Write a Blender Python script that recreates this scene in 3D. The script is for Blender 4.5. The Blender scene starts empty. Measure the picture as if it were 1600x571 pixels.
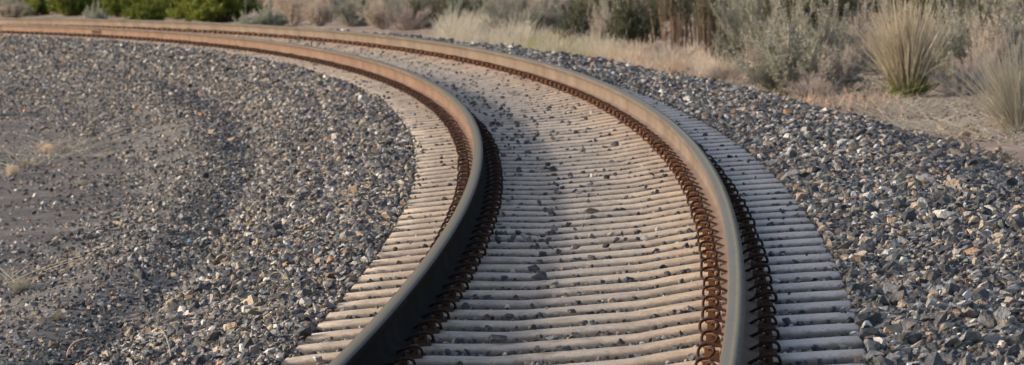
import bpy, bmesh, math, random
import numpy as np
from mathutils import Matrix, Vector, Quaternion
rng = np.random.default_rng(7); random.seed(7)
scene = bpy.context.scene
COL = scene.collection

# ------------------------------------------------------------------ camera
F, CH, PITCH, ROLL = 7501.55, 1.77924, 0.052555, -0.050981      # pixels of a 1600 px wide frame, metres, radians
cam_d = bpy.data.cameras.new('camera'); cam = bpy.data.objects.new('camera', cam_d); COL.objects.link(cam)
cam_d.sensor_width = 36; cam_d.lens = F/1600*36; cam_d.clip_start = .5; cam_d.clip_end = 6000
fw = Vector((0, math.cos(PITCH), -math.sin(PITCH))); up = Vector((0, math.sin(PITCH), math.cos(PITCH))); rt = Vector((1, 0, 0))
cr, sr = math.cos(ROLL), math.sin(ROLL)
rt2 = rt*cr + up*sr; up2 = up*cr - rt*sr
M = Matrix((rt2, up2, -fw)).transposed().to_4x4(); M.translation = (0, 0, CH); cam.matrix_world = M
cam_d.dof.use_dof = True; cam_d.dof.focus_distance = 23.5; cam_d.dof.aperture_fstop = 11
scene.camera = cam

# ------------------------------------------------------------------ sky and sun
SUN_EL, SUN_AZ = math.radians(20), math.atan2(-1.0, 0.03)
w = bpy.data.worlds.new('World'); scene.world = w; w.use_nodes = True
nt = w.node_tree; bg = nt.nodes['Background']; sky = nt.nodes.new('ShaderNodeTexSky')
sky.sky_type = 'NISHITA'; sky.sun_disc = False; sky.sun_elevation = SUN_EL; sky.sun_rotation = SUN_AZ
sky.dust_density = 4.5; sky.ozone_density = .45; sky.altitude = 300
nt.links.new(sky.outputs[0], bg.inputs[0]); bg.inputs[1].default_value = 0.15
sd = bpy.data.lights.new('sun', 'SUN'); sun = bpy.data.objects.new('sun', sd); COL.objects.link(sun)
sd.energy = 2.3; sd.angle = math.radians(4.5); sd.color = (1.0, .86, .71)
sdir = Vector((math.sin(SUN_AZ)*math.cos(SUN_EL), math.cos(SUN_AZ)*math.cos(SUN_EL), math.sin(SUN_EL)))
sun.rotation_euler = sdir.to_track_quat('Z', 'Y').to_euler(); sun.location = (-60, -30, 60)
scene.view_settings.view_transform = 'Standard'; scene.view_settings.look = 'None'
scene.view_settings.gamma = 1; scene.view_settings.exposure = 0.64

# ------------------------------------------------------------------ track frame: a circular curve to the left
R, TH0 = 275.4068, -0.0514773
CX, CY, CANT = -274.87937, 34.17093, 0.0341187
SC, CC = math.sin(CANT), math.cos(CANT)
def world(s, u):
    th = TH0 + np.asarray(s)/R
    return CX + (R+u)*np.cos(th), CY + (R+u)*np.sin(th)
def tframe(s, u=0., v=0.):
    """matrix: x across the track, y along it, z out of the canted track plane"""
    th = TH0 + s/R; lat = u*CC - v*SC; z = u*SC + v*CC
    x, y = CX + (R+lat)*math.cos(th), CY + (R+lat)*math.sin(th)
    ax = Vector((math.cos(th)*CC, math.sin(th)*CC, SC)); ay = Vector((-math.sin(th), math.cos(th), 0)); az = ax.cross(ay)
    m = Matrix((ax, ay, az)).transposed().to_4x4(); m.translation = (x, y, z); return m
def su(x, y):
    dx, dy = x-CX, y-CY
    return (np.arctan2(dy, dx)-TH0)*R, np.hypot(dx, dy)-R
def noise(a, b, seed=0):                                   # cheap smooth noise in metres
    a = np.asarray(a, float); b = np.asarray(b, float); r = np.random.default_rng(100+seed); o = 0
    for k in range(7):
        f = .25*1.55**k; an = r.uniform(0, 6.28); o = o + np.sin(f*(a*math.cos(an)+b*math.sin(an))*2.1 + r.uniform(0, 6.28))/1.35**k
    return o/4.
TIE_PROF = [(-1.27, -.010), (-1.0, -.002), (-.62, 0), (-.57, -.002), (-.31, -.026), (-.26, -.028), (.26, -.028), (.31, -.026), (.57, -.002), (.62, 0), (1.0, -.002), (1.27, -.010)]
def tie_top(u): return np.interp(u, [p[0] for p in TIE_PROF], [p[1] for p in TIE_PROF])
def zground(s, u):
    s = np.asarray(s, float); u = np.asarray(u, float)
    right = -.44 + .045*noise(s, u, 1) + .055*np.clip(u-8, 0, 400)*np.clip(1-(u-8)/400, .3, 1)
    left = -.60 + .05*noise(s, u, 2) + np.where(np.abs(s) < 90, .022*noise(s*3.1, u*4.2, 17), 0) - .01*np.clip(-u-6, 0, 40)
    t = np.clip((u+1.5)/3, 0, 1); z = left*(1-t)+right*t
    inside = np.clip((3.6-np.abs(u))/.6, 0, 1)
    return z - .22*inside
def zballast(s, u):
    s = np.asarray(s, float); u = np.asarray(u, float)
    toeR = 4.0 - .65*np.clip((s-24)/14, 0, 1) + .35*noise(s*.8, s*0, 3); toeL = -(4.1 + .9*np.clip((s-25)/40, 0, 1) + .35*noise(s*.7, s*0, 4))
    crib = u*SC + tie_top(np.clip(u, -1.26, 1.26)) - .036 - .004*np.clip((np.abs(u)-.95)/.1, 0, 1)
    a = np.clip((u-1.52)/(toeR-1.52), 0, None); zr = .035 - .52*(.16*a+.84*np.clip((a-.34)/.66, 0, None))
    b = np.clip((-1.50-u)/(-1.50-toeL), 0, None); zl = -.062 - .54*b
    z = np.where(np.abs(u) <= 1.27, crib, np.where(u > 0, np.where(u < 1.52, .030+0*u, zr), np.where(u > -1.5, -.058+0*u, zl)))
    wv = u + .16*noise(s*.8, s*0, 23); z = z - .11*np.exp(-((wv+2.75)/.27)**2) + .06*np.exp(-((wv+3.35)/.33)**2)
    k = np.clip((np.abs(u)-1.4)/.8, 0, 1)
    z = z + k*(np.where(u < 0, .085, .04)*noise(s*1.0, u*1.5, 5) + np.clip((-u-1.9)/.8, 0, 1)*.075*noise(s*1.7, u*2.6, 8) + .024*noise(s*4, u*4, 6))
    return np.where(a > 1, z-.25*(a-1), np.where(b > 1, z-.25*(b-1), z))
def zsurf(s, u): return np.maximum(zground(s, u), zballast(s, u))
def ray(px, py):
    x, y = px-800, py-285.5
    x, y = x*cr+y*sr, -x*sr+y*cr
    d = np.array([x, F*math.cos(PITCH)-y*math.sin(PITCH), -F*math.sin(PITCH)-y*math.cos(PITCH)]); return d/d[1]
def ground_at(px, py):
    """first point of the ground or ballast seen in that direction"""
    d = ray(px, py); t = np.arange(14, 420, .04); s, u = su(d[0]*t, t)
    below = CH + d[2]*t < zsurf(s, u); i = int(np.argmax(below)) if below.any() else len(t)-1
    return float(s[i]), float(u[i]), float(t[i])
def to_px(x, y, z):
    z = np.asarray(z)-CH; d = y*math.cos(PITCH)-z*math.sin(PITCH); upv = y*math.sin(PITCH)+z*math.cos(PITCH)
    a, b = F*x/d, -F*upv/d
    return 800+a*cr-b*sr, 285.5+a*sr+b*cr

# ------------------------------------------------------------------ helpers
def mesh_from(name, verts, faces, mats, smooth=False):
    me = bpy.data.meshes.new(name); me.from_pydata([tuple(v) for v in verts], [], [tuple(f) for f in faces])
    for m in (mats if isinstance(mats, (list, tuple)) else [mats]): me.materials.append(m)
    if smooth: me.polygons.foreach_set('use_smooth', [True]*len(me.polygons))
    me.update(); return me
def mesh_np(name, V, Fq, mats, smooth=False):
    """fast mesh from arrays: V (n,3), Fq (m,k)"""
    me = bpy.data.meshes.new(name); V = np.asarray(V, np.float32); Fq = np.asarray(Fq, np.int32); k = Fq.shape[1]
    me.vertices.add(len(V)); me.vertices.foreach_set('co', V.ravel())
    me.loops.add(Fq.size); me.loops.foreach_set('vertex_index', Fq.ravel())
    me.polygons.add(len(Fq)); me.polygons.foreach_set('loop_start', np.arange(0, Fq.size, k, dtype=np.int32))
    me.polygons.foreach_set('loop_total', np.full(len(Fq), k, np.int32))
    if smooth: me.polygons.foreach_set('use_smooth', np.ones(len(Fq), bool))
    for m in (mats if isinstance(mats, (list, tuple)) else [mats]): me.materials.append(m)
    me.update(calc_edges=True); return me
def obj(name, me, parent=None, mat=None):
    o = bpy.data.objects.new(name, me); COL.objects.link(o)
    if parent is not None: o.parent = parent
    if mat is not None: o.matrix_world = mat
    return o
def tag(o, label=None, cat=None, group=None, kind=None):
    for k, v in (('label', label), ('category', cat), ('group', group), ('kind', kind)):
        if v: o[k] = v
    return o
def set_uv(me, fn):
    uv = me.uv_layers.new(name='UVMap'); n = len(me.loops); vi = np.empty(n, np.int32); me.loops.foreach_get('vertex_index', vi)
    co = np.empty(len(me.vertices)*3, np.float32); me.vertices.foreach_get('co', co); co = co.reshape(-1, 3)[vi]
    uv.data.foreach_set('uv', np.ascontiguousarray(fn(co), np.float32).ravel())

# ------------------------------------------------------------------ materials
class Mat:
    def __init__(s, name, rough=.85, metal=0., spec=.3):
        s.m = bpy.data.materials.new(name); s.m.use_nodes = True; s.nt = s.m.node_tree
        s.b = s.nt.nodes['Principled BSDF']; s.b.inputs['Roughness'].default_value = rough
        s.b.inputs['Metallic'].default_value = metal; s.b.inputs['Specular IOR Level'].default_value = spec
    def n(s, t, **kw):
        x = s.nt.nodes.new(t)
        for k, v in kw.items():
            if k in x.inputs: x.inputs[k].default_value = v
            else: setattr(x, k, v)
        return x
    def l(s, a, b): s.nt.links.new(a, b)
    def coord(s, kind='Object'): return s.n('ShaderNodeTexCoord').outputs[kind]
    def noise(s, vec, scale, detail=4, rough=.6, w=None):
        x = s.n('ShaderNodeTexNoise', Scale=scale, Detail=detail, Roughness=rough); s.l(vec, x.inputs['Vector']); return x.outputs['Fac']
    def ramp(s, fac, stops, interp='LINEAR'):
        x = s.n('ShaderNodeValToRGB'); e = x.color_ramp.elements; x.color_ramp.interpolation = interp
        while len(e) < len(stops): e.new(.5)
        for el, (p, c) in zip(e, stops): el.position = p; el.color = (*c, 1) if len(c) == 3 else c
        s.l(fac, x.inputs[0]); return x.outputs[0]
    def mix(s, fac, a, b, mode='MIX'):
        x = s.n('ShaderNodeMix', data_type='RGBA', blend_type=mode)
        for sock, v in ((x.inputs[0], fac), (x.inputs[6], a), (x.inputs[7], b)):
            if hasattr(v, 'node'): s.l(v, sock)
            elif isinstance(v, (int, float)): sock.default_value = v
            else: sock.default_value = (*v, 1)
        return x.outputs[2]
    def math(s, op, a, b=0.):
        x = s.n('ShaderNodeMath', operation=op)
        for sock, v in ((x.inputs[0], a), (x.inputs[1], b)):
            if hasattr(v, 'node'): s.l(v, sock)
            else: sock.default_value = v
        return x.outputs[0]
    def out(s, colr=None, bump=None, strength=.3, dist=.01):
        if colr is not None:
            if hasattr(colr, 'node'): s.l(colr, s.b.inputs['Base Color'])
            else: s.b.inputs['Base Color'].default_value = (*colr, 1)
        if bump is not None:
            x = s.n('ShaderNodeBump', Strength=strength, Distance=dist); s.l(bump, x.inputs['Height']); s.l(x.outputs[0], s.b.inputs['Normal'])
        return s.m

def m_tie():
    a = Mat('weathered_concrete', .9); uv = a.n('ShaderNodeSeparateXYZ'); a.l(a.coord('UV'), uv.inputs[0]); U = uv.outputs[0]
    g = a.n('ShaderNodeNewGeometry').outputs['Position']
    n1 = a.noise(g, 9, 5); n2 = a.noise(g, 60, 4); n3 = a.noise(g, 1.6, 3)
    base = a.ramp(n1, [(.3, (.33, .29, .24)), (.5, (.46, .405, .335)), (.7, (.56, .49, .405))])
    # rust wash near the rails, widest beside the high rail; grey band just left of the track middle
    wob = a.math('ADD', U, a.math('MULTIPLY', a.math('SUBTRACT', n3, .5), .25))
    rust = a.ramp(a.math('ADD', a.math('MULTIPLY', wob, .4), .5), [(0, (.1,)*3), (.12, (.35,)*3), (.20, (.75,)*3), (.27, (.2,)*3), (.36, (0,)*3), (.56, (.05,)*3), (.70, (.5,)*3), (.80, (.85,)*3), (.86, (.12,)*3), (.95, (.0,)*3)])
    c = a.mix(a.math('MULTIPLY', rust, .62), base, (.54, .33, .19))
    grey_band = a.ramp(a.math('ADD', a.math('MULTIPLY', wob, .4), .5), [(.30, (0,)*3), (.36, (.45,)*3), (.48, (.35,)*3), (.58, (.08,)*3), (.80, (0,)*3), (1, (0,)*3)])
    c = a.mix(a.math('MULTIPLY', grey_band, .75), c, (.33, .315, .31))
    oil = a.ramp(a.noise(g, 3.2, 6, .7), [(.50, (0,)*3), (.64, (1,)*3)]); c = a.mix(a.math('MULTIPLY', oil, .45), c, (.21, .185, .16))
    c = a.mix(a.ramp(a.math('ADD', a.math('MULTIPLY', wob, .4), .5), [(.85, (0,)*3), (.89, (.7,)*3)]), c, (.66, .60, .56))  # right ends painted lighter to lift the shadow of the high rail
    spots = a.ramp(n2, [(.38, (1,)*3), (.47, (0,)*3)])
    c = a.mix(a.math('MULTIPLY', spots, .35), c, (.16, .14, .12))
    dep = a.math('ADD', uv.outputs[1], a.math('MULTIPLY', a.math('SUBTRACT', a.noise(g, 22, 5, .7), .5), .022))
    c = a.mix(a.ramp(dep, [(.008, (0,)*3), (.020, (.75,)*3), (.032, (.95,)*3)]), c, (.105, .092, .080))  # sides darken with depth: grime plus the gaps' shade put into the colour
    oi = a.n('ShaderNodeObjectInfo').outputs['Random']
    c = a.mix(1.0, c, a.ramp(oi, [(0, (.84, .84, .86)), (1, (1.1, 1.07, 1.03))]), 'MULTIPLY')
    return a.out(c, a.noise(g, 110, 5), .5, .004)
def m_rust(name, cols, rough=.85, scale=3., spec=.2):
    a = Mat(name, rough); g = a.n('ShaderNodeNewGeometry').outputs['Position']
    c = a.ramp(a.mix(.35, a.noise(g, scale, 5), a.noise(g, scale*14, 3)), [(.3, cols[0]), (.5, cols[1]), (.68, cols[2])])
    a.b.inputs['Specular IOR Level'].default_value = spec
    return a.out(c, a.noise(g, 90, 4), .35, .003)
def m_rail_side(name, low, high):
    """dusty rust on the side of a rail: head lip browner than the web"""
    a = Mat(name, .85); g = a.n('ShaderNodeNewGeometry').outputs['Position']
    uv = a.n('ShaderNodeSeparateXYZ'); a.l(a.coord('UV'), uv.inputs[0]); H = uv.outputs[1]
    n = a.mix(.4, a.noise(g, 1.3, 5), a.noise(g, 30, 4))
    web = a.ramp(n, [(.32, low[0]), (.5, low[1]), (.7, low[2])]); head = a.ramp(n, [(.32, high[0]), (.5, high[1]), (.7, high[2])])
    c = a.mix(a.ramp(H, [(.62, (0,)*3), (.72, (1,)*3)]), web, head)
    c = a.mix(a.ramp(H, [(.0, (.9,)*3), (.18, (0,)*3)]), c, (.13, .065, .04))
    return a.out(c, a.noise(g, 70, 4), .3, .003)
def m_steel(name, stops, rough=.55):
    a = Mat(name, rough, .0, .03); uv = a.n('ShaderNodeSeparateXYZ'); a.l(a.coord('UV'), uv.inputs[0])
    g = a.n('ShaderNodeNewGeometry').outputs['Position']
    x = a.math('ADD', uv.outputs[0], a.math('MULTIPLY', a.math('SUBTRACT', a.noise(g, 1.1, 3), .5), .16))
    c = a.ramp(x, stops)
    c = a.mix(a.ramp(a.noise(g, 14, 5), [(.35, (.45,)*3), (.6, (0,)*3)]), c, (.13, .12, .10))
    return a.out(c)
def m_stone(name, lo, hi, rough=.85):
    a = Mat(name, rough); o = a.coord('Object'); oi = a.n('ShaderNodeObjectInfo').outputs['Random']
    c = a.mix(oi, lo, hi); c = a.mix(a.ramp(a.noise(o, 1.4, 5), [(.3, (.0,)*3), (.7, (.6,)*3)]), c, tuple(min(.8, x*1.5+.03) for x in hi))
    c = a.mix(a.ramp(a.noise(o, .8, 3), [(.52, (0,)*3), (.66, (.45,)*3)]), c, (.33, .28, .22))
    return a.out(c, a.noise(o, 3.5, 4), .4, .08)
def m_ground():
    a = Mat('dirt', .95); g = a.n('ShaderNodeNewGeometry').outputs['Position']
    uv = a.n('ShaderNodeSeparateXYZ'); a.l(a.coord('UV'), uv.inputs[0]); U = uv.outputs[0]      # metres from the track centre, /40 + .5
    n = a.mix(.45, a.noise(g, .7, 6), a.noise(g, 9, 5))
    right = a.ramp(n, [(.34, (.15, .112, .088)), (.48, (.28, .215, .17)), (.62, (.46, .375, .31))])
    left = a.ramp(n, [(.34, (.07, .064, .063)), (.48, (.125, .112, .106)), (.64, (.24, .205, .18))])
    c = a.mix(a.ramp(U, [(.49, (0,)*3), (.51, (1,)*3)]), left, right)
    c = a.mix(a.ramp(a.noise(g, 45, 3), [(.55, (0,)*3), (.7, (.5,)*3)]), c, (.10, .085, .07))
    return a.out(c, a.mix(.5, a.noise(g, 14, 6), a.noise(g, 60, 3)), .8, .05)
def m_bed():
    a = Mat('ballast_fines', .95); g = a.n('ShaderNodeNewGeometry').outputs['Position']
    v = a.n('ShaderNodeTexVoronoi', Scale=24.); a.l(g, v.inputs['Vector'])
    c = a.ramp(v.outputs['Color'], [(.1, (.05, .05, .055)), (.5, (.10, .098, .10)), (.8, (.17, .155, .14)), (.97, (.32, .28, .23))])
    c = a.mix(a.ramp(a.noise(g, 1.2, 5), [(.45, (0,)*3), (.65, (.6,)*3)]), c, (.16, .142, .13))
    d = a.n('ShaderNodeTexVoronoi', Scale=24.); a.l(g, d.inputs['Vector'])
    return a.out(c, d.outputs['Distance'], -1., .04)
def m_leaf(name, lo, hi, trans=.25):
    a = Mat(name, .8, 0, .15); oi = a.n('ShaderNodeObjectInfo').outputs['Random']
    g = a.coord('Object'); rnd = a.n('ShaderNodeNewGeometry').outputs['Random Per Island']
    f = a.math('ADD', a.math('MULTIPLY', rnd, .55), a.math('MULTIPLY', a.noise(g, 5, 3), .45))
    c = a.mix(f, lo, hi); c = a.mix(1.0, c, a.ramp(oi, [(0, (.82, .84, .80)), (.5, (1, 1, 1)), (1, (1.18, 1.1, 1.05))]), 'MULTIPLY')
    a.out(c); t = a.n('ShaderNodeBsdfTranslucent'); a.l(c, t.inputs[0]); mx = a.n('ShaderNodeMixShader'); mx.inputs[0].default_value = trans
    a.l(a.b.outputs[0], mx.inputs[1]); a.l(t.outputs[0], mx.inputs[2]); a.l(mx.outputs[0], a.nt.nodes['Material Output'].inputs[0]); return a.m

MT = dict(
    tie=m_tie(), ground=m_ground(), bed=m_bed(),
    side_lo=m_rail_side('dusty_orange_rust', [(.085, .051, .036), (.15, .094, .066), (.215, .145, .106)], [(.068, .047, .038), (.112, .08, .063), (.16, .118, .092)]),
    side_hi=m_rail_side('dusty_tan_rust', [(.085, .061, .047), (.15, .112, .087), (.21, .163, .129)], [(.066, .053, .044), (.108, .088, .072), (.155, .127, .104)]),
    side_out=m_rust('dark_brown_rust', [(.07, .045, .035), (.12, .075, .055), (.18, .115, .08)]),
    side_black=m_rust('near_black_side', [(.006, .006, .006), (.010, .0095, .0095), (.022, .019, .018)], .85, 3., .02),  # near black colour for the low rail's right-facing side
    top_lo=m_steel('worn_steel_low_rail', [(.1, (.085, .078, .06)), (.35, (.15, .14, .11)), (.75, (.125, .12, .098)), (.93, (.04, .038, .035))]),
    top_hi=m_steel('worn_steel_high_rail', [(.08, (.085, .08, .072)), (.3, (.12, .122, .125)), (.46, (.15, .15, .145)), (.58, (.25, .235, .15)), (.70, (.16, .15, .115)), (.88, (.05, .048, .045))]),
    clip=m_rust('clip_rust', [(.026, .015, .012), (.048, .026, .020), (.082, .042, .030)], .8, 6, .12),
    shoulder=m_rust('sunlit_iron_rust', [(.12, .055, .028), (.22, .10, .045), (.32, .155, .07)], .85, 8),  # rust painted brighter as if sunlit, for the high rail's inner shoulders
    shoulder_shade=m_rust('shaded_iron_rust', [(.045, .028, .02), (.085, .05, .034), (.15, .085, .05)], .85, 8),  # rust with shade put into its colour, for the other shoulders
    pad=m_rust('pad_rubber', [(.03, .025, .022), (.05, .04, .035), (.08, .06, .05)]),
)
STONES = [('basalt', (.034, .036, .041), (.076, .079, .087), 48), ('grey_stone', (.13, .131, .134), (.225, .222, .22), 32),
          ('pale_stone', (.34, .33, .315), (.52, .50, .47), 7), ('tan_stone', (.22, .18, .135), (.35, .285, .215), 12),
          ('brown_stone', (.11, .083, .065), (.17, .125, .095), 6), ('orange_stone', (.30, .18, .10), (.38, .235, .14), .6)]
SM = {n: m_stone(n, a, b) for n, a, b, _ in STONES}

# ------------------------------------------------------------------ ground: one sheet round the whole curve, to the horizon
def axis(*segs):
    o = []
    for a, b, d in segs: o += list(np.arange(a, b, d))
    return np.array(o + [segs[-1][1]])
ss = axis((-700, -60, 40), (-60, -10, 2), (-10, 70, .4), (70, 150, .8), (150, 400, 10), (400, 2*math.pi*R-700, 40))
uu = axis((-270, -60, 30), (-60, -12, 3), (-12, 12, .25), (12, 60, 2), (60, 300, 20), (300, 3000, 300))
S, U = np.meshgrid(ss, uu, indexing='ij'); Xg, Yg = world(S, U); Zg = zground(S, U)
nS, nU = S.shape; idx = np.arange(nS*nU).reshape(nS, nU)
q = np.stack([idx[:-1, :-1], idx[:-1, 1:], idx[1:, 1:], idx[1:, :-1]], -1).reshape(-1, 4)
me = mesh_np('ground', np.stack([Xg, Yg, Zg], -1).reshape(-1, 3), q, MT['ground'], True)
set_uv(me, lambda c: np.stack([np.clip(su(c[:, 0], c[:, 1])[1]/40+.5, 0, 1), 0*c[:, 0]], 1))
tag(obj('ground', me), kind='structure')
# ballast bed
ss = axis((-14, 70, .22), (70, 160, .6)); uu = axis((-6.2, -1.5, .12), (-1.5, 1.5, .06), (1.5, 5.4, .12))
S, U = np.meshgrid(ss, uu, indexing='ij'); Xg, Yg = world(S, U); Zg = zballast(S, U)-.006
nS, nU = S.shape; idx = np.arange(nS*nU).reshape(nS, nU)
q = np.stack([idx[:-1, :-1], idx[:-1, 1:], idx[1:, 1:], idx[1:, :-1]], -1).reshape(-1, 4)
bed = tag(obj('ballast_bed', mesh_np('ballast_bed', np.stack([Xg, Yg, Zg], -1).reshape(-1, 3), q, MT['bed'], True)), kind='structure')

# ------------------------------------------------------------------ rails
SEAT = .014
HALF = [(.076, 0), (.076, .010), (.034, .0205), (.0145, .033), (.0090, .052), (.0088, .125), (.0125, .137), (.0345, .1465), (.0373, .150), (.0373, .170), (.0345, .178), (.028, .1828), (.015, .1852), (0, .186)]
PROF = [(a, b) for a, b in HALF] + [(-a, b) for a, b in HALF[-2::-1]]
def rail(name, u0, mats, label):
    n = len(PROF); st = np.arange(-12, 150.01, .5); V = []; Fc = []; mi = []; UV = []
    for s in st:
        m = tframe(float(s))
        for a, b in PROF: V.append(m @ Vector((u0+a, 0, SEAT+b)))
    for i in range(len(st)-1):
        for j in range(n):
            k = (j+1) % n; Fc.append((i*n+j, i*n+k, (i+1)*n+k, (i+1)*n+j))
            za = min(PROF[j][1], PROF[k][1]); top = za >= .1775
            mi.append(1 if top else (2 if (PROF[j][0]+PROF[k][0]) > 1e-6 else 0))
    Fc.append(tuple(range(n-1, -1, -1))); mi.append(0); e = (len(st)-1)*n; Fc.append(tuple(range(e, e+n))); mi.append(0)
    me = mesh_from(name, V, Fc, mats); me.polygons.foreach_set('material_index', mi)
    uv = me.uv_layers.new(name='UVMap'); vi = [l.vertex_index for l in me.loops]
    uv.data.foreach_set('uv', np.array([((PROF[v % n][0]/.0373+1)/2, PROF[v % n][1]/.186) for v in vi], np.float32).ravel())
    me.polygons.foreach_set('use_smooth', [True]*len(me.polygons)); me.set_sharp_from_angle(angle=math.radians(40))
    return tag(obj(name, me), label, 'rail', 'the two rails of the track')
UR = 1.435/2+.0375
# material order: left-facing side, running surface, right-facing side
low = rail('steel_rail', -UR, [MT['side_lo'], MT['top_lo'], MT['side_black']], 'inner low steel rail on the left, near black on its right side')
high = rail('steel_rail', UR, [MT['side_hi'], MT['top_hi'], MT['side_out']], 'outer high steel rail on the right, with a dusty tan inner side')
# bolted joint far along the left rail
js = ground_at(208, 60)[0]+1.5
for sd_ in (-1, 1):
    bm = bmesh.new()
    for a0, a1, z0, z1 in ((.010, .030, .045, .135), (.018, .040, .030, .048), (.022, .034, .130, .142)):
        g = bmesh.ops.create_cube(bm, size=1)['verts']
        for v in g: v.co = Vector((sd_*((a0+a1)/2+v.co.x*(a1-a0)), v.co.y*.92, SEAT+(z0+z1)/2+v.co.z*(z1-z0)))
    for k in range(6):
        g = bmesh.ops.create_cone(bm, cap_ends=True, segments=6, radius1=.02, radius2=.02, depth=.03)['verts']
        for v in g: v.co = Vector((sd_*(.04+v.co.z), -.38+.152*k+v.co.x, SEAT+.09+v.co.y))
    me = bpy.data.meshes.new('joint_bar'); bm.to_mesh(me); bm.free(); me.materials.append(MT['side_out'])
    o = obj('joint_bar', me); o.matrix_world = tframe(js, -UR); o.parent = low; o['label'] = 'dark bolted joint bar on the rail'

# ------------------------------------------------------------------ ties with pads, shoulders and spring clips
def tie_mesh(seed):
    r = np.random.default_rng(seed); us = [-1.262, -1.25, -1.1, -.95, -.75, -.62, -.57, -.44, -.31, -.26, 0, .26, .31, .44, .57, .62, .75, .95, 1.1, 1.25, 1.262]
    V = []; n = 8; Fc = []
    for u in us:
        t = float(tie_top(u)); endd = .014 if abs(u) > 1.255 else 0; j = r.normal(0, .0012)
        prof = [(-.135, -.17), (-.124, t-.040), (-.104, t-.016-endd*.5), (-.070, t-.001-endd), (.070, t-.001-endd), (.104, t-.016-endd*.5), (.124, t-.040), (.135, -.17)]
        for y, z in prof: V.append((u, y+r.normal(0, .001), z+(j if z > -.1 else 0)))
    for i in range(len(us)-1):
        for k in range(n): Fc.append((i*n+k, (i+1)*n+k, (i+1)*n+(k+1) % n, i*n+(k+1) % n))
    Fc.append(tuple(range(n))); Fc.append(tuple(range((len(us)-1)*n+n-1, (len(us)-1)*n-1, -1)))
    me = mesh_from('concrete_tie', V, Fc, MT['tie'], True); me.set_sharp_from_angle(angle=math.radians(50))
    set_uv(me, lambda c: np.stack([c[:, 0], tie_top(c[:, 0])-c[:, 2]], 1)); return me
TIES = [tie_mesh(k) for k in range(5)]
def tube_mesh(name, P, rad, sides, mat, res=4):
    P = [Vector(p) for p in P]; pts = []
    for i in range(len(P)-1):                              # Catmull-Rom
        a, b, c, d = P[max(i-1, 0)], P[i], P[i+1], P[min(i+2, len(P)-1)]
        for k in range(res):
            t = k/res; pts.append(.5*((2*b)+(c-a)*t+(2*a-5*b+4*c-d)*t*t+(3*b-a-3*c+d)*t**3))
    pts.append(P[-1]); V = []; Fc = []
    for i, p in enumerate(pts):
        t = (pts[min(i+1, len(pts)-1)]-pts[max(i-1, 0)]).normalized(); a = t.orthogonal().normalized()
        if i and prev is not None: a = (prev - t*prev.dot(t)).normalized()
        prev = a; b = t.cross(a)
        for k in range(sides): an = 6.2832*k/sides; V.append(p+a*rad*math.cos(an)+b*rad*math.sin(an))
    for i in range(len(pts)-1):
        for k in range(sides): Fc.append((i*sides+k, i*sides+(k+1) % sides, (i+1)*sides+(k+1) % sides, (i+1)*sides+k))
    Fc.append(tuple(range(sides-1, -1, -1))); Fc.append(tuple(range(len(V)-sides, len(V))))
    return mesh_from(name, V, Fc, mat, True)
# clip frame: x outward from the flange edge, y along the track, z up from the seat
CLIP = [(-.046, -.020, .026), (-.014, -.052, .044), (.036, -.072, .062), (.072, -.072, .062), (.090, -.058, .048), (.094, -.026, .020), (.084, .028, .014), (.056, .062, .018), (.026, .074, .028), (.014, .068, .046), (.028, .050, .056), (.044, .022, .048), (.046, -.050, .040)]
clip_me = tube_mesh('rail_clip', CLIP, .0074, 6, MT['clip'], 3)
def box_into(bm, x0, x1, y0, y1, z0, z1, tx=0.):
    g = bmesh.ops.create_cube(bm, size=1)['verts']
    for v in g:
        k = 1-tx*(v.co.z+.5); v.co = Vector(((x0+x1)/2+v.co.x*(x1-x0)*k, (y0+y1)/2+v.co.y*(y1-y0)*k, z0+(z1-z0)*(v.co.z+.5)))
bm = bmesh.new(); box_into(bm, .006, .080, -.055, .055, -.03, .016, .15); box_into(bm, .028, .062, -.040, .036, .0155, .054, .12); box_into(bm, .003, .026, -.06, .06, -.02, .032, .1)
sh_me = bpy.data.meshes.new('shoulder'); bm.to_mesh(sh_me); bm.free(); sh_me.materials.append(MT['shoulder_shade']); sh_sunlit = sh_me.copy(); sh_sunlit.materials[0] = MT['shoulder']
bm = bmesh.new(); box_into(bm, -.075, .075, -.085, .085, -.004, SEAT-.0005, .0)
pad_me = bpy.data.meshes.new('rail_pad'); bm.to_mesh(pad_me); bm.free(); pad_me.materials.append(MT['pad'])
ONES = ['', 'first', 'second', 'third', 'fourth', 'fifth', 'sixth', 'seventh', 'eighth', 'ninth', 'tenth', 'eleventh', 'twelfth', 'thirteenth', 'fourteenth', 'fifteenth', 'sixteenth', 'seventeenth', 'eighteenth', 'nineteenth', 'twentieth']
ORD = ONES + ['twenty-'+x for x in ONES[1:10]] + ['thirtieth'] + ['thirty-'+x for x in ONES[1:10]] + ['fortieth']
T0 = 1.002; nvis = 0
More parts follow.
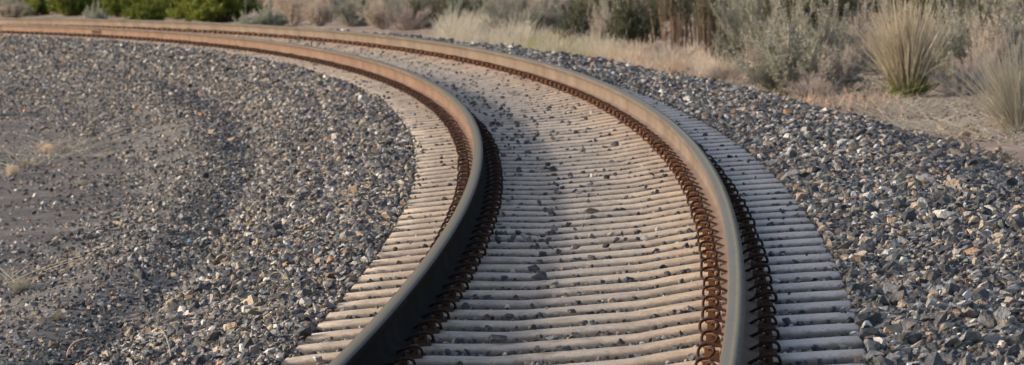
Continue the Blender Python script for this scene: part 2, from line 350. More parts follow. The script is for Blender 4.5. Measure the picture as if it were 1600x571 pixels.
for i in range(-15, 200):
    s = T0 + .61*i + float(rng.normal(0, .008)); m = tframe(s)
    c = m @ Vector((.3, 0, -.03)); px, py = to_px(c.x, c.y, c.z)
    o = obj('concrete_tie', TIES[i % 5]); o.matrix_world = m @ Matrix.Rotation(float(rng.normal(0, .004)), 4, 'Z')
    if py < 571: nvis += 1
    if 1 <= nvis <= 40: lab = '%s pale concrete railway tie counting up from the bottom edge' % ORD[nvis]
    elif nvis == 0: lab = 'concrete railway tie just below the bottom edge of the view'
    else: lab = 'pale concrete railway tie further along the curve, beyond the fortieth from the bottom'
    tag(o, lab, 'railway tie', 'concrete ties under the rails')
    for side in (-1, 1):
        p = obj('rail_pad', pad_me, o); p.location = (side*UR, 0, 0)
        for k in (-1, 1):
            mm = Matrix.Translation((side*UR+k*.076, 0, 0)) @ (Matrix.Identity(4) if k > 0 else Matrix.Rotation(math.pi, 4, 'Z'))
            a = obj('shoulder', sh_sunlit if (side > 0 and k < 0) else sh_me, o); a.matrix_local = mm
            b = obj('rail_clip', clip_me, a); b.matrix_local = Matrix.Rotation(float(rng.normal(0, .06)), 4, 'Z') @ Matrix.Rotation(float(rng.normal(0, .04)), 4, 'Y') @ Matrix.Scale(float(rng.uniform(.86, .97)), 4)

# ------------------------------------------------------------------ ballast stones
def stone_mesh(name, seed, mat, n=11):
    r = np.random.default_rng(seed); p = r.normal(size=(n, 3)); p /= np.linalg.norm(p, axis=1)[:, None]
    p *= np.array([1, r.uniform(.65, .95), r.uniform(.5, .8)])*.5*r.uniform(.85, 1.1, (n, 1))
    bm = bmesh.new(); [bm.verts.new(v) for v in p]; bmesh.ops.convex_hull(bm, input=bm.verts)
    for v in [v for v in bm.verts if not v.link_faces]: bm.verts.remove(v)
    me = bpy.data.meshes.new(name); bm.to_mesh(me); bm.free(); me.materials.append(mat); return me
NSH = 7
PROTO = [[stone_mesh('ballast_stone', 40*k+j, SM[nm]) for j in range(NSH)] for k, (nm, _, _, _) in enumerate(STONES)]
WT = np.array([x[3] for x in STONES], float); WT /= WT.sum()
pc = bpy.data.collections.new('stone_kinds')
for row in PROTO:
    for me in row: pc.objects.link(bpy.data.objects.new('stone_kind_%03d' % len(pc.objects), me))
def scatter(s0, s1, u0, u1, cell):
    a = np.arange(s0, s1, cell); b = np.arange(u0, u1, cell); A, B = np.meshgrid(a, b, indexing='ij')
    A = A.ravel()+rng.uniform(-.5, .5, A.size)*cell*.95; B = B.ravel()+rng.uniform(-.5, .5, B.size)*cell*.95
    X, Y = world(A, B); px, py = to_px(X, Y, zsurf(A, B)); k = (px > -260) & (px < 1860) & (py < 700)
    return A[k], B[k]
parts = []
for s0, s1, cell in ((-4, 14, .046), (14, 34, .047), (34, 62, .055), (62, 118, .075)):
    for u0, u1 in ((-5.6, -1.27), (1.27, 4.9)):
        A, B = scatter(s0, s1, u0, u1, cell); zb, zg = zballast(A, B), zground(A, B)
        k = zb > zg-.012-np.where(B < 0, .16, .05)*rng.random(len(A))**2; A, B, zb = A[k], B[k], np.maximum(zb, zg)[k]
        # the left shoulder thins out into silt
        thin = np.clip((-B-2.0)/1.7, 0, .92)*np.clip((noise(A*.9, B*1.6, 9)*1.3+.66), 0, 1)*np.where(A < 45, 1, .4)
        k = rng.random(len(A)) > thin; A, B, zb = A[k], B[k], zb[k]
        sz = cell*rng.lognormal(-.07, .38, len(A))*np.where(B > 0, 1.10, .92-.16*np.clip((-B-2)/1.5, 0, 1)); sz = np.clip(sz, .022, .125)
        parts.append((A, B, zb+sz*rng.uniform(-.20, .26, len(A)), sz))
for s0, s1, u0, u1, cell in ((-3, 26, -8, -2.4, .062), (26, 70, -8, -2.4, .10), (12, 62, 3.5, 7.5, .070)):
    A, B = scatter(s0, s1, u0, u1, cell); k = rng.random(len(A)) < np.clip(.42+.6*noise(A*1.6, B*2.4, 15), .06, .9); A, B = A[k], B[k]
    sz = np.clip(cell*.5*rng.lognormal(0, .45, len(A)), .012, .07); parts.append((A, B, zsurf(A, B)+sz*rng.uniform(-.25, .2, len(A)), sz))
# crumbs and stones in the cribs between the ties, some spilt over the tie tops
for s0, s1, cell in ((-4, 20, .036), (20, 50, .045), (50, 90, .06)):
    A, B = scatter(s0, s1, -1.28, 1.28, cell); ph = (A-T0+.305) % .61-.305
    near = np.abs(np.abs(B)-UR) < .19; crib = (np.abs(ph) > .125) & (rng.random(len(A)) < .82) & ~((np.abs(np.abs(B)-UR) < .10) & (rng.random(len(A)) < .9))
    spill = (np.abs(ph) <= .125) & ~near & (rng.random(len(A)) < .010+.05*np.clip(noise(A*.6, B*1.5, 12)-.25, 0, 1))
    spill |= (np.abs(ph) <= .14) & (np.abs(B) > 1.235-.16*np.clip(noise(A*2.6, B*0+np.sign(B)*9, 19)-.15, 0, 1)) & (rng.random(len(A)) < .35)
    z = np.where(crib, zballast(A, B), B*SC+tie_top(B)+.008); k = crib | spill
    sz = np.clip(cell*.85*rng.lognormal(-.12, .35, len(A)), .012, .06)
    parts.append((A[k], B[k], (z+sz*np.where(crib, rng.uniform(-.20, .55, len(A)), .12))[k], sz[k]))
A, B, Z, SZ = [np.concatenate(x) for x in zip(*parts)]
kind = rng.choice(len(STONES), len(A), p=WT); kind[(np.abs(B) < 1.2) & (rng.random(len(A)) < .6)] = 0; kind[(B > 3.3) & (rng.random(len(A)) < np.clip((B-3.3)/1.2, 0, .5))] = 4; kind[(B > 3.4) & (rng.random(len(A)) < np.clip((B-3.4)/1.2, 0, .35))] = 3
shape = rng.integers(0, NSH, len(A)); ROT = np.stack([rng.normal(0, .35, len(A)), rng.normal(0, .35, len(A)), rng.uniform(0, 6.283, len(A))], 1)
X, Y = world(A, B); PX, PY = to_px(X, Y, Z)
# the stones that show largest are pieces of their own
vis = (PX > 0) & (PX < 1600) & (PY > 0) & (PY < 575) & (np.abs(B) > 1.2)
score = np.where(vis, SZ/Y, 0); big = np.argsort(-score)[:270]
isb = np.zeros(len(A), bool); isb[big] = True
for i in big:
    o = obj('ballast_stone', PROTO[kind[i]][shape[i]], bed); o.location = (X[i], Y[i], Z[i]); o.rotation_euler = ROT[i]; o.scale = [float(SZ[i])]*3
# stones lying on the ties in the photograph
onties = [(812, 274, .05), (892, 279, .04), (921, 290, .06), (899, 302, .06), (901, 311, .04), (788, 318, .045), (948, 314, .04), (926, 343, .06), (888, 355, .06), (857, 368, .05), (826, 378, .09), (839, 389, .08), (786, 356, .05), (776, 365, .06), (1007, 374, .07), (835, 425, .08), (790, 436, .06), (842, 446, .09), (866, 446, .10), (783, 534, .11), (839, 561, .06), (904, 521, .06), (857, 543, .05), (835, 511, .06), (806, 193, .06), (836, 193, .06), (863, 210, .08), (832, 219, .06), (899, 174, .08), (825, 242, .07), (909, 239, .09), (962, 231, .08), (863, 268, .09), (813, 276, .06), (893, 279, .06), (922, 290, .07), (971, 326, .05)]
def track_at(px, py):
    d = ray(px, py); t = np.arange(15, 130, .02); s, u = su(d[0]*t, t); hit = CH+d[2]*t < u*SC+tie_top(u); i = int(np.argmax(hit)); return float(s[i]), float(u[i])
for j, (px, py, sz) in enumerate(onties):
    s, u = track_at(px, py); s = T0+round((s-T0)/.61)*.61+rng.uniform(-.06, .06)
    z = u*SC+float(tie_top(u)); x, y = world(s, u)
    o = obj('ballast_stone', PROTO[[0, 0, 1, 0][j % 4]][j % NSH], bed); o.location = (x, y, z+.30*sz); o.rotation_euler = (0, 0, j*1.3); o.scale = (sz, sz*.85, sz*.85)
s, u = track_at(925, 334); s = T0+round((s-T0)/.61)*.61; x, y = world(s, u)
o = obj('rock', stone_mesh('rock', 77, SM['brown_stone'], 14)); o.location = (x, y, u*SC+float(tie_top(u))+.018); o.scale = (.11, .06, .06); tag(o, 'long rusty brown stone lying on a tie between the rails', 'rock', 'larger rocks')
# dark stone drift beside the low rail further up
cl_s, cl_u = [], []
for px, py, spread, n in ((700, 135, 26, 26), (745, 160, 26, 36), (785, 190, 22, 30), (815, 215, 26, 22), (660, 108, 26, 18), (830, 255, 30, 14), (870, 300, 60, 22), (840, 370, 60, 22)):
    for k in range(n):
        s, u = track_at(px+rng.normal(0, spread), py+rng.normal(0, spread*.35))
        if -.58 < u < .6: cl_s.append(s); cl_u.append(u)
cl_s = np.array(cl_s); cl_u = np.array(cl_u); n2 = len(cl_s); cx_, cy_ = world(cl_s, cl_u); cz = cl_u*SC+tie_top(cl_u)
rest = ~isb
AX = np.concatenate([X[rest], cx_]); AY = np.concatenate([Y[rest], cy_]); csz = rng.uniform(.03, .065, n2)
AZ = np.concatenate([Z[rest], cz+csz*.25]); ASZ = np.concatenate([SZ[rest], csz])
AK = np.concatenate([kind[rest]*NSH+shape[rest], rng.integers(0, NSH+3, n2)]); AR = np.concatenate([ROT[rest], np.stack([0*cz, 0*cz, rng.uniform(0, 6.28, n2)], 1)])
pm = bpy.data.meshes.new('ballast'); pm.vertices.add(len(AX)); pm.vertices.foreach_set('co', np.stack([AX, AY, AZ], 1).astype(np.float32).ravel())
pm.attributes.new('rot', 'FLOAT_VECTOR', 'POINT').data.foreach_set('vector', AR.astype(np.float32).ravel())
pm.attributes.new('size', 'FLOAT', 'POINT').data.foreach_set('value', ASZ.astype(np.float32))
pm.attributes.new('pick', 'INT', 'POINT').data.foreach_set('value', AK.astype(np.int32))
bal = tag(obj('ballast', pm, bed), kind='stuff', label='loose grey and tan crushed stone ballast')
ng = bpy.data.node_groups.new('stone_scatter', 'GeometryNodeTree')
ng.interface.new_socket('Geometry', in_out='INPUT', socket_type='NodeSocketGeometry'); ng.interface.new_socket('Geometry', in_out='OUTPUT', socket_type='NodeSocketGeometry')
N = ng.nodes.new; gi, go = N('NodeGroupInput'), N('NodeGroupOutput'); ip = N('GeometryNodeInstanceOnPoints'); ci = N('GeometryNodeCollectionInfo')
ci.inputs['Collection'].default_value = pc; ci.inputs['Separate Children'].default_value = True; ci.inputs['Reset Children'].default_value = True
def na(name, t):
    x = N('GeometryNodeInputNamedAttribute'); x.data_type = t; x.inputs['Name'].default_value = name; return x.outputs['Attribute']
L = ng.links.new; L(gi.outputs[0], ip.inputs['Points']); L(ci.outputs[0], ip.inputs['Instance']); ip.inputs['Pick Instance'].default_value = True
e2r = N('FunctionNodeEulerToRotation'); L(na('rot', 'FLOAT_VECTOR'), e2r.inputs[0]); L(e2r.outputs[0], ip.inputs['Rotation'])
L(na('size', 'FLOAT'), ip.inputs['Scale']); L(na('pick', 'INT'), ip.inputs['Instance Index']); L(ip.outputs[0], go.inputs[0])
bal.modifiers.new('scatter', 'NODES').node_group = ng
print('stones', len(AX))

# ------------------------------------------------------------------ vegetation
LEAF = dict(
    sage=m_leaf('sage_leaf', (.20, .205, .16), (.46, .46, .385)), blue=m_leaf('blue_sage_leaf', (.22, .25, .20), (.44, .49, .41)),
    tan=m_leaf('dry_seed_head', (.36, .305, .25), (.64, .55, .46)), dark=m_leaf('dark_leaf', (.07, .08, .05), (.19, .20, .135)),
    green=m_leaf('green_leaf', (.10, .14, .025), (.32, .36, .075), .35), straw=m_leaf('straw', (.56, .48, .38), (.80, .73, .61), .4),
    gstraw=m_leaf('grass_blade', (.20, .26, .07), (.46, .48, .22), .4), orange=m_leaf('dead_weed', (.44, .335, .25), (.66, .53, .42), .3),
    cream=m_leaf('pale_dry_grass', (.55, .50, .42), (.80, .75, .65), .3), ygreen=m_leaf('yellow_green_grass', (.36, .36, .19), (.58, .56, .34), .3),
    greytwig=m_leaf('grey_twig', (.30, .265, .245), (.56, .51, .475), .0), browntwig=m_leaf('brown_twig', (.10, .072, .055), (.24, .18, .14), 0.),
)
def strips(paths, w0, w1):
    """flat crossed ribbons -> 3-sided tapered tubes for polylines given as an array (n,k,3)"""
    P = np.asarray(paths, float); n, k, _ = P.shape
    t = np.diff(P, axis=1); t = np.concatenate([t, t[:, -1:]], 1); t /= np.linalg.norm(t, axis=2, keepdims=True)+1e-9
    a = np.cross(t, np.array([.31, .77, .55])); a /= np.linalg.norm(a, axis=2, keepdims=True)+1e-9; b = np.cross(t, a)
    rr = np.broadcast_to((np.linspace(0, 1, k)*(w1-w0)+w0)[None, :, None]*.5, (n, k, 1))
    V = np.stack([P+rr*(a*math.cos(x)+b*math.sin(x)) for x in (0, 2.094, 4.189)], 2)       # n,k,3,3
    ix = np.arange(n*k*3).reshape(n, k, 3); q = []
    for j in range(3): q.append(np.stack([ix[:, :-1, j], ix[:, :-1, (j+1) % 3], ix[:, 1:, (j+1) % 3], ix[:, 1:, j]], -1).reshape(-1, 4))
    return V.reshape(-1, 3), np.concatenate(q)
def leaves(C, D, ln, wd, r):
    n = len(C); D = D/(np.linalg.norm(D, axis=1, keepdims=True)+1e-9); a = np.cross(D, r.normal(size=(n, 3))); a /= np.linalg.norm(a, axis=1, keepdims=True)+1e-9
    l = ln*r.uniform(.6, 1.4, (n, 1)); w_ = wd*r.uniform(.6, 1.4, (n, 1))
    V = np.stack([C, C+D*l*.5+a*w_*.5, C+D*l, C+D*l*.5-a*w_*.5], 1)
    return V.reshape(-1, 3), np.arange(n*4).reshape(-1, 4)
def bez(p0, d0, L_, r, k, droop=0., wob=.12):
    n = len(p0); t = np.linspace(0, 1, k)[None, :, None]; side = r.normal(0, wob, (n, 1, 3))
    return p0[:, None]+d0[:, None]*L_[:, None, None]*t+side*L_[:, None, None]*t**2 + np.array([0, 0, -1.])*(droop*L_)[:, None, None]*t**2
def shrub_meshes(seed, leaf, twig, n1=58, n2=13, nl=16, spread=1., ln=.05, wd=.016, sparse=.15, tips=False):
    """unit shrub, about 1 high and 1.3*spread wide: (stem mesh, foliage mesh)"""
    r = np.random.default_rng(seed); az = r.uniform(0, 6.283, n1); tilt = (1.35*np.sqrt(r.random(n1))*spread).clip(0, 1.42)
    lobes = 1+.22*np.sin(az*2+r.uniform(0, 6))+.16*np.sin(az*3+r.uniform(0, 6))
    d = np.stack([np.sin(tilt)*np.cos(az), np.sin(tilt)*np.sin(az), np.cos(tilt)], 1); Ls = r.uniform(.55, 1.0, n1)*lobes*(1-.16*tilt)
    p0 = np.stack([np.cos(az), np.sin(az), 0*az], 1)*r.uniform(0, .09, (n1, 1)); P1 = bez(p0, d, Ls, r, 5, -.06, .16)
    V1, F1 = strips(P1, .024, .007)
    i = np.repeat(np.arange(n1), n2); t = r.uniform(.35, .97, len(i)); k = (t*4).astype(int).clip(0, 3); fr = (t*4-k)[:, None]
    b0 = P1[i, k]*(1-fr)+P1[i, k+1]*fr; dd = d[i]+r.normal(0, .5, (len(i), 3))+np.array([0, 0, .45]); dd /= np.linalg.norm(dd, axis=1, keepdims=True)
    P2 = bez(b0, dd, r.uniform(.10, .26, len(i)), r, 4, -.05, .25); V2, F2 = strips(P2, .009, .004)
    V, Fq = np.concatenate([V1, V2]), np.concatenate([F1, F2+len(V1)])
    keep = np.flatnonzero(r.random(len(i)) > sparse); j = np.repeat(keep, nl); t = r.uniform(.55 if tips else .1, 1., len(j)); k = (t*3).astype(int).clip(0, 2); fr = (t*3-k)[:, None]
    C = P2[j, k]*(1-fr)+P2[j, k+1]*fr+r.normal(0, .014, (len(j), 3)); D = dd[j]*.7+r.normal(0, .6, (len(j), 3)); Vl, Fl = leaves(C, D, ln, wd, r)
    for a in (V, Vl): a[:, 2] = np.maximum(a[:, 2], .004)
    return mesh_np('stems', V, Fq, LEAF[twig]), mesh_np('foliage', Vl, Fl, LEAF[leaf])
def grass_meshes(seed, top, basemat, n=420, spread=.34, lean=0.):
    """unit clump of bunch grass: tall dry stalks (drooping tips) over a skirt of short blades"""
    r = np.random.default_rng(seed); az = r.uniform(0, 6.283, n); tilt = np.abs(r.normal(0, spread, n)); rad = r.uniform(0, .10, (n, 1))
    d = np.stack([np.sin(tilt)*np.cos(az)+lean, np.sin(tilt)*np.sin(az), np.cos(tilt)], 1); p0 = np.stack([np.cos(az), np.sin(az), 0*az], 1)*rad
    V, Fq = strips(bez(p0, d, r.uniform(.45, 1.0, n), r, 5, .12, .08), .009, .004)
    m = int(n*.55); az = r.uniform(0, 6.283, m); tilt = np.abs(r.normal(0, .5, m)).clip(0, 1.4); d = np.stack([np.sin(tilt)*np.cos(az), np.sin(tilt)*np.sin(az), np.cos(tilt)], 1)
    p0 = np.stack([np.cos(az), np.sin(az), 0*az], 1)*r.uniform(0, .17, (m, 1)); V2, F2 = strips(bez(p0, d, r.uniform(.14, .40, m), r, 4, .18, .16), .008, .003)
    for a in (V, V2): a[:, 2] = np.maximum(a[:, 2], .002)
    return mesh_np('stalks', V, Fq, LEAF[top]), mesh_np('blades', V2, F2, LEAF[basemat])
def thicket_meshes(seed, twig, leaf):
    r = np.random.default_rng(seed); n = 44; p0 = np.stack([r.normal(0, .28, n), r.normal(0, .2, n), 0*np.arange(n)], 1)
    d = np.stack([r.normal(0, .10, n), r.normal(0, .10, n), np.ones(n)], 1); P1 = bez(p0, d, r.uniform(.6, 1.05, n), r, 6, 0, .07); V1, F1 = strips(P1, .040, .012)
    i = np.repeat(np.arange(n), 16); t = r.uniform(.15, .98, len(i)); k = (t*5).astype(int).clip(0, 4); fr = (t*5-k)[:, None]; b0 = P1[i, k]*(1-fr)+P1[i, k+1]*fr
    dd = np.stack([r.normal(0, .5, len(i)), r.normal(0, .5, len(i)), np.ones(len(i))], 1); P2 = bez(b0, dd, r.uniform(.08, .22, len(i)), r, 4, 0, .2); V2, F2 = strips(P2, .012, .004)
    j = np.repeat(np.flatnonzero(b0[:, 2] > .45), 5); Vl, Fl = leaves(P2[j, 2]+r.normal(0, .02, (len(j), 3)), r.normal(size=(len(j), 3)), .05, .025, r)
    return mesh_np('stems', np.concatenate([V1, V2]), np.concatenate([F1, F2+len(V1)]), LEAF[twig]), mesh_np('foliage', Vl, Fl, LEAF[leaf])
KINDS = {
    'sage': ('sagebrush', [shrub_meshes(200+k, 'sage', 'greytwig', nl=22, ln=.045, wd=.017) for k in range(4)]),
    'blue': ('sagebrush', [shrub_meshes(220+k, 'blue', 'greytwig', nl=26, ln=.045, wd=.018, sparse=.05) for k in range(3)]),
    'tan': ('rabbitbrush', [shrub_meshes(240+k, 'tan', 'greytwig', n1=64, n2=14, nl=11, ln=.055, wd=.016, tips=True, spread=.85) for k in range(4)]),
    'grey': ('dead_bush', [shrub_meshes(260+k, 'tan', 'greytwig', n1=90, n2=18, nl=2, ln=.04, wd=.01, spread=1.05) for k in range(2)]),
    'dark': ('dark_shrub', [shrub_meshes(280+k, 'dark', 'browntwig', nl=34, ln=.045, wd=.02, sparse=.05) for k in range(2)]),
    'green': ('green_shrub', [shrub_meshes(300+k, 'green', 'browntwig', nl=40, ln=.05, wd=.026, sparse=.04) for k in range(3)]),
    'twigs': ('bare_thicket', [thicket_meshes(320+k, 'browntwig', 'dark') for k in range(2)]),
    'rye': ('grass_clump', [grass_meshes(340, 'straw', 'gstraw', 900, .34), grass_meshes(341, 'straw', 'gstraw', 420, .4)]),
    'straw': ('grass_clump', [grass_meshes(350, 'cream', 'cream', 480, .5, .1), grass_meshes(351, 'straw', 'cream', 420, .6)]),
}
PARTN = {'rye': ('stalks', 'blades'), 'straw': ('stalks', 'blades')}
def plant(kind, s, u, h, wid, label, group=None, var=None, rot=None):
    nm, vs = KINDS[kind]; me = vs[(var if var is not None else int(rng.integers(0, 99))) % len(vs)]
    x, y = world(s, u); z = float(zsurf(s, u))
    o = obj(nm, None); o.location = (x, y, z-.02); o.rotation_euler = (0, 0, rng.uniform(0, 6.28) if rot is None else rot); o.scale = (wid, wid, h); o.empty_display_size = .1
    for n_, m_ in zip(PARTN.get(kind, ('stems', 'foliage')), me): obj(n_, m_, o)
    return tag(o, label, {'grass_clump': 'grass', 'sagebrush': 'shrub', 'rabbitbrush': 'shrub', 'dark_shrub': 'shrub', 'green_shrub': 'shrub'}.get(nm, 'bush'), group)
def plant_px(kind, px, py, wpx, hpx, label, group='shrubs beside the track', var=None, back=0., u_at=None):
    """base at a pixel of the ground; for bases hidden by the rail a distance from the track is given instead"""
    if u_at is None: s, u, D = ground_at(px, py)
    else:
        d = ray(px, py); t = np.arange(60, 260, .05); s_, u_ = su(d[0]*t, t); i = int(np.argmax(u_ > u_at)); s, u, D = float(s_[i]), float(u_[i]), float(t[i])
    base_px = to_px(*[float(v) for v in (*world(s, u), zsurf(s, u))])[1]
    hgt = (hpx + (base_px-py))/F*D
    return plant(kind, s, u, max(.25, hgt), max(.15, wpx/F*D/1.45), label, group, var)
P = plant_px
# right of the track, nearest first
P('rye', 1420, 152, 215, 180, 'tall straw-coloured bunch grass with a green base, right of the big sagebrush', 'bunch grass clumps', 0)
P('straw', 1592, 205, 230, 165, 'pale arching dry grass clump at the right edge', 'bunch grass clumps', 0)
P('rye', 1590, 160, 60, 70, 'short green-based grass clump within the pale grass at the right edge', 'bunch grass clumps', 1)
P('sage', 1245, 148, 170, 125, 'big low grey sagebrush left of the tall straw-coloured bunch grass', var=0)
P('tan', 1300, 146, 100, 84, 'tan seed-headed rabbitbrush touching the left of the tall bunch grass', var=0)
P('tan', 1200, 128, 60, 75, 'small tan rabbitbrush at the left foot of the big grey sagebrush', var=2)
P('sage', 1170, 110, 90, 120, 'grey-green sagebrush beside the bare brown thicket', var=1)
P('sage', 1230, 116, 110, 130, 'green-tinted sagebrush rising behind the big grey sagebrush', var=2)
P('grey', 1340, 118, 100, 120, 'pale lilac-grey leafless bush behind the tan rabbitbrush', var=0)
P('sage', 1500, 125, 110, 110, 'grey-green sagebrush behind and right of the tall bunch grass', var=3)
P('grey', 1540, 142, 90, 80, 'grey leafless bush with arching twigs left of the right-edge grass', var=1)
P('sage', 1460, 120, 120, 120, 'grey-green sagebrush filling the gap right behind the tall bunch grass', var=2)
P('dark', 1520, 112, 90, 100, 'dark shrub deep behind the right-edge grass', var=0)
P('tan', 1555, 132, 100, 110, 'tan brush directly behind the pale right-edge grass', var=1)
P('sage', 1400, 112, 100, 100, 'grey-green sagebrush directly behind the tall bunch grass', var=0)
P('sage', 1285, 128, 130, 130, 'grey-green sagebrush between the big grey sagebrush and the lilac-grey bush', var=3)
P('sage', 1575, 120, 110, 120, 'grey sagebrush behind the pale grass at the right edge', var=0)
P('straw', 1465, 112, 90, 110, 'pale dry grass standing behind the tall bunch grass', 'bunch grass clumps', 1)
P('straw', 1385, 105, 80, 105, 'thin pale dry grass behind the left of the tall bunch grass', 'bunch grass clumps', 0)
P('grey', 1050, 104, 84, 44, 'low pale grey dead bush mound in front of the bare thicket', var=1)
P('twigs', 1060, 88, 80, 120, 'bare dark brown thicket of upright stems, left half', 'bare upright thickets', 0)
P('twigs', 1110, 92, 80, 120, 'bare dark brown thicket of upright stems, right half', 'bare upright thickets', 1)
P('dark', 995, 76, 90, 90, 'dark green shrub left of the bare brown thicket', var=0)
P('tan', 942, 72, 34, 60, 'narrow tan rabbitbrush between the two dark shrubs', var=1)
P('dark', 900, 68, 64, 66, 'dark grey-green shrub left of the narrow tan rabbitbrush', var=1)
P('sage', 955, 62, 60, 75, 'grey sagebrush behind the narrow tan rabbitbrush', var=3)
P('tan', 855, 62, 26, 18, 'small orange-tan dead weed tuft at the edge of the yellow grass', var=3)
P('sage', 800, 58, 80, 62, 'broad grey-tan sagebrush behind the cream dry grass', var=1)
P('sage', 855, 54, 70, 66, 'grey-green sagebrush left of the dark grey-green shrub', var=0)
P('blue', 716, 50, 60, 50, 'round blue-green sagebrush standing above the outer rail', var=0)
P('sage', 757, 46, 46, 52, 'olive grey sagebrush just right of the round blue-green one', var=2)
P('grey', 1120, 124, 46, 22, 'small grey dead bush between the bare thicket and the ballast', var=0)
P('tan', 1155, 122, 40, 34, 'small tan dry bush below the grey-green sagebrush by the thicket', var=1)
P('grey', 1270, 152, 90, 46, 'low grey twiggy bush at the front foot of the big grey sagebrush', var=1)
P('grey', 1505, 150, 90, 60, 'low dark-shaded grey twiggy bush right of the tall bunch grass', var=0)
P('tan', 975, 84, 40, 22, 'low tan weed bush in front of the dark green shrub', var=0)
P('tan', 1020, 92, 40, 34, 'tan dry bush left of the low grey dead mound', var=3)
P('grey', 745, 62, 46, 24, 'low pale twiggy bush in the cream dry grass', var=1)
P('tan', 800, 66, 40, 24, 'low tan bush at the right end of the cream dry grass', var=2)
# behind the outer rail, towards the left
P('dark', 662, 46, 66, 52, 'dark grey-brown shrub left of the round blue-green sagebrush', var=0, u_at=8.5)
P('grey', 640, 48, 60, 50, 'grey leafless bush mixed with the dark grey-brown shrub', var=0, u_at=8.0)
P('tan', 600, 44, 66, 56, 'tan bushy rabbitbrush second to the left of the dark grey-brown shrub', var=1, u_at=8.0)
P('sage', 555, 42, 70, 52, 'grey-tan sagebrush in the middle of the tan row above the rail', var=3, u_at=8.5)
P('tan', 500, 40, 60, 52, 'upright tan rabbitbrush right of the blue-green sagebrush pair', var=0, u_at=8.5)
P('tan', 462, 40, 46, 50, 'narrow tan rabbitbrush next to the blue-green sagebrush pair', var=2, u_at=8.5)
P('blue', 425, 38, 56, 34, 'right one of the two blue-green sagebrushes beside the bright green shrubs', var=1, u_at=8.)
P('blue', 385, 37, 34, 20, 'left, smaller one of the two blue-green sagebrushes beside the bright green shrubs', var=2, u_at=7.)
P('green', 345, 34, 125, 74, 'largest bright green shrub at the top left', 'green shrubs', 0, u_at=9.5)
P('green', 278, 32, 95, 66, 'bright green shrub left of the largest green one', 'green shrubs', 1, u_at=10.5)
P('green', 228, 31, 60, 40, 'low yellow-green shrub between the big green shrubs and the pale sagebrush', 'green shrubs', 2, u_at=8.5)
P('green', 185, 30, 50, 46, 'loose yellow-green shrub right of the pale blue-grey sagebrush', 'green shrubs', 0, u_at=11)
P('blue', 150, 29, 34, 26, 'pale blue-grey sagebrush between green shrubs at the top left', var=0, u_at=9.)
P('green', 112, 28, 62, 56, 'dark green shrub left of the pale blue-grey sagebrush', 'green shrubs', 1, u_at=11.5)
P('green', 58, 27, 50, 44, 'leftmost green shrub near the top left corner', 'green shrubs', 2, u_at=12)
P('tan', 20, 26, 60, 30, 'tan rabbitbrush in the top left corner', var=3, u_at=10)
# brush that closes the view behind; each says which front plant it stands behind
fronts = [(float(to_px(*o.location)[0]), o['label'].split(',')[0]) for o in COL.objects if o.get('group') in ('shrubs beside the track', 'green shrubs', 'bare upright thickets', 'bunch grass clumps')]
for s in np.arange(34, 178, 2.3):
    for u in (6.6, 7.6, 9.0, 11, 13.5, 17, 21, 25.5):
        s2, u2 = s+rng.uniform(-1., 1.), u+rng.uniform(-.9, .9); x, y = world(s2, u2); px, py = to_px(x, y, zground(s2, u2))
        if (u > 18 and px < 950) or (u < 12.5 and px < 420): continue
        if not (-90 < px < 1680 and -45 < py < (92 if px > 1150 else 46 if px > 700 else 34)): continue
        kd = str(rng.choice(['sage', 'tan', 'sage', 'dark', 'grey', 'sage', 'dark'] if px > 380 else ['sage', 'green', 'tan', 'green', 'blue']))
        hh = rng.uniform(.65, 1.2)*(1.3 if px > 1000 else 1); near = min(fronts, key=lambda f: abs(f[0]-px))[1]
        word = {'sage': 'grey-green', 'tan': 'tan', 'grey': 'leafless grey', 'dark': 'dark', 'green': 'green', 'blue': 'blue-green'}[kd]
        lab = (word+' brush at the top edge behind the '+near).split()
        plant(kd, s2, u2, hh, hh*rng.uniform(.8, 1.1), ' '.join(lab[:16]), 'brush along the top edge')
# shrubs left of the line: one cut by the left edge, others outside the view throw shade over the silt
s, u, D = ground_at(4, 180); plant('dark', s, u-.45, .4, .5, 'dark shrub cut off by the left edge', None, 0)
for s, u, h in ((4, -6.0, 1.1), (8.5, -7.2, 1.7), (13, -7.6, 1.5), (18, -8.6, 1.9), (23, -9.0, 1.7), (29, -9.6, 1.9)):
    plant('sage', s, u, h, h*.9, 'sagebrush standing left of the view', 'shrubs left of the view')
for k_, (px, py, w_, h_, lb) in enumerate(((20, 275, 40, 26, 'small dry weed at the left edge below the green tuft'), (75, 240, 50, 24, 'small dry weed just right of the green tuft'), (30, 455, 60, 30, 'dry weed low at the left edge'), (90, 500, 44, 24, 'small dry weed near the bottom left'), (130, 290, 40, 16, 'small flattened dry weed on the left silt'))):
    s, u, D = ground_at(px, py); plant('straw', s, u, h_/F*D, w_/F*D*.8, lb, 'small dry weeds at the left', k_)
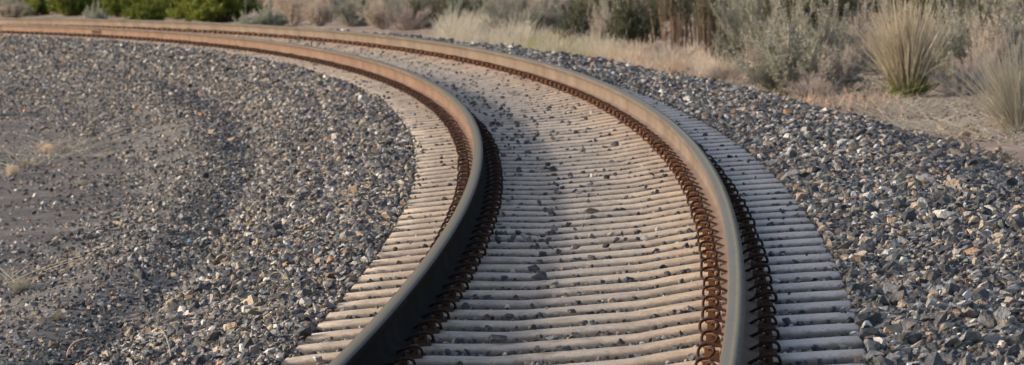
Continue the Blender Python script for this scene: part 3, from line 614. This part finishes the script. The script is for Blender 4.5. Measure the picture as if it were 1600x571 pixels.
# grass cover
def cover(name, label, regions, mat, hgt, wdt=.007, lean=.35):
    Vs, Fs, n0 = [], [], 0
    for (x0, x1, y0, y1, n) in regions:
        px = rng.uniform(x0, x1, n); py = rng.uniform(y0, y1, n) if not callable(y0) else None
        su_ = np.array([ground_at(a, b)[:2] for a, b in zip(px[:n//12+1], py[:n//12+1])]); su_ = np.repeat(su_, 12, 0)+np.stack([rng.normal(0, .13, len(su_)*12), rng.normal(0, .10, len(su_)*12)], 1)
        ok = (zground(su_[:, 0], su_[:, 1]) > zballast(su_[:, 0], su_[:, 1])-.01); su_ = su_[ok]
        X_, Y_ = world(su_[:, 0], su_[:, 1]); p0 = np.stack([X_, Y_, zground(su_[:, 0], su_[:, 1])-.01], 1); m = len(p0)
        d = np.stack([rng.normal(0, lean, m), rng.normal(0, lean, m), np.ones(m)], 1); V, Fq = strips(bez(p0, d, hgt*rng.uniform(.45, 1.3, m)*np.clip(1+1.1*noise(su_[:, 0]*2.2, su_[:, 1]*3.5, 21), .25, 2.2), rng, 3, .2, .15), wdt, wdt*.4)
        Vs.append(V); Fs.append(Fq+n0); n0 += len(V)
    return tag(obj(name, mesh_np(name, np.concatenate(Vs), np.concatenate(Fs), LEAF[mat])), label, 'grass', kind='stuff')
cover('dry_grass', 'pale cream dry grass patch above the outer rail', [(685, 820, 48, 72, 3600)], 'cream', .36, .011)
cover('yellow_grass', 'yellow-green grass strip beyond the ballast', [(820, 960, 66, 94, 2600)], 'ygreen', .17, .010)
cover('dry_grass', 'cream dry stalks mixed through the yellow-green grass strip', [(800, 960, 62, 92, 1500)], 'cream', .26, .010)
cover('dead_weeds', 'orange-tan dead weeds beyond the ballast in the middle', [(925, 1090, 82, 112, 3000), (1100, 1190, 108, 124, 900), (1150, 1420, 140, 178, 700)], 'orange', .15, .011)
cover('dry_grass', 'pale straw mixed through the orange-tan dead weeds', [(930, 1110, 80, 112, 2600), (1100, 1200, 104, 124, 900)], 'cream', .22)
cover('grass_litter', 'flattened pale straw on the dirt beside the tracks', [(1180, 1600, 130, 225, 1100), (0, 150, 225, 262, 110), (0, 110, 430, 470, 90)], 'cream', .16, .006, 2.4)
# small plants and rocks on the near left
s, u, _ = ground_at(42, 262); plant('rye', s, u, .14, .22, 'small green grass tuft on the silt at the left', 'bunch grass clumps', 1)
def stalk(px0, py0, dx, h, mat, label):
    s, u, D = ground_at(px0, py0); x, y = world(s, u); z = float(zsurf(s, u)); W = dx/F*D; H = h/F*D
    o = obj('grass_stalk', tube_mesh('grass_stalk', [(0, 0, -.01), (W*.12, 0, H*.45), (W*.45, .02, H*.85), (W, .03, H*1.0)], .004, 5, LEAF[mat])); o.location = (x, y, z); return tag(o, label, 'grass')
stalk(268, 562, -27, 54, 'cream', 'single pale curved dry grass stalk on the near left ballast')
stalk(104, 560, 34, 28, 'orange', 'reddish dry stem lying at the bottom left')
def rock(px, py, wpx, mat, label, seed, hr=.75):
    s, u, D = ground_at(px, py); x, y = world(s, u); wd = wpx/F*D; me = stone_mesh('rock', seed, SM[mat], 16)
    o = obj('rock', me); o.location = (x, y, float(zsurf(s, u))+wd*.22); o.scale = (wd, wd*.9, wd*hr*1.2); o.rotation_euler = (0, 0, seed); return tag(o, label, 'rock', 'larger rocks')
rock(1435, 331, 27, 'tan_stone', 'blocky tan rock alone on the right ballast slope', 3, 1.)
rock(1470, 203, 22, 'orange_stone', 'leftmost brown-orange rock at the ballast edge on the right', 5)
rock(1508, 217, 22, 'orange_stone', 'second orange rock from the left at the right ballast edge', 6)
rock(1530, 221, 18, 'orange_stone', 'third orange rock from the left at the right ballast edge', 8)
rock(1549, 222, 18, 'tan_stone', 'tan rock right of the orange rocks at the ballast edge', 9)
rock(1560, 238, 22, 'orange_stone', 'flat orange rock below the row at the right ballast edge', 11, .5)
rock(58, 166, 12, 'tan_stone', 'small tan rock at the upper left edge of the ballast', 12, 1.)
rock(342, 437, 14, 'orange_stone', 'small bright orange rock on the left ballast slope', 14)
rock(1170, 179, 11, 'tan_stone', 'small pinkish tan rock on the far right ballast', 15)
rock(1410, 184, 12, 'orange_stone', 'small orange rock below the tall bunch grass', 17)
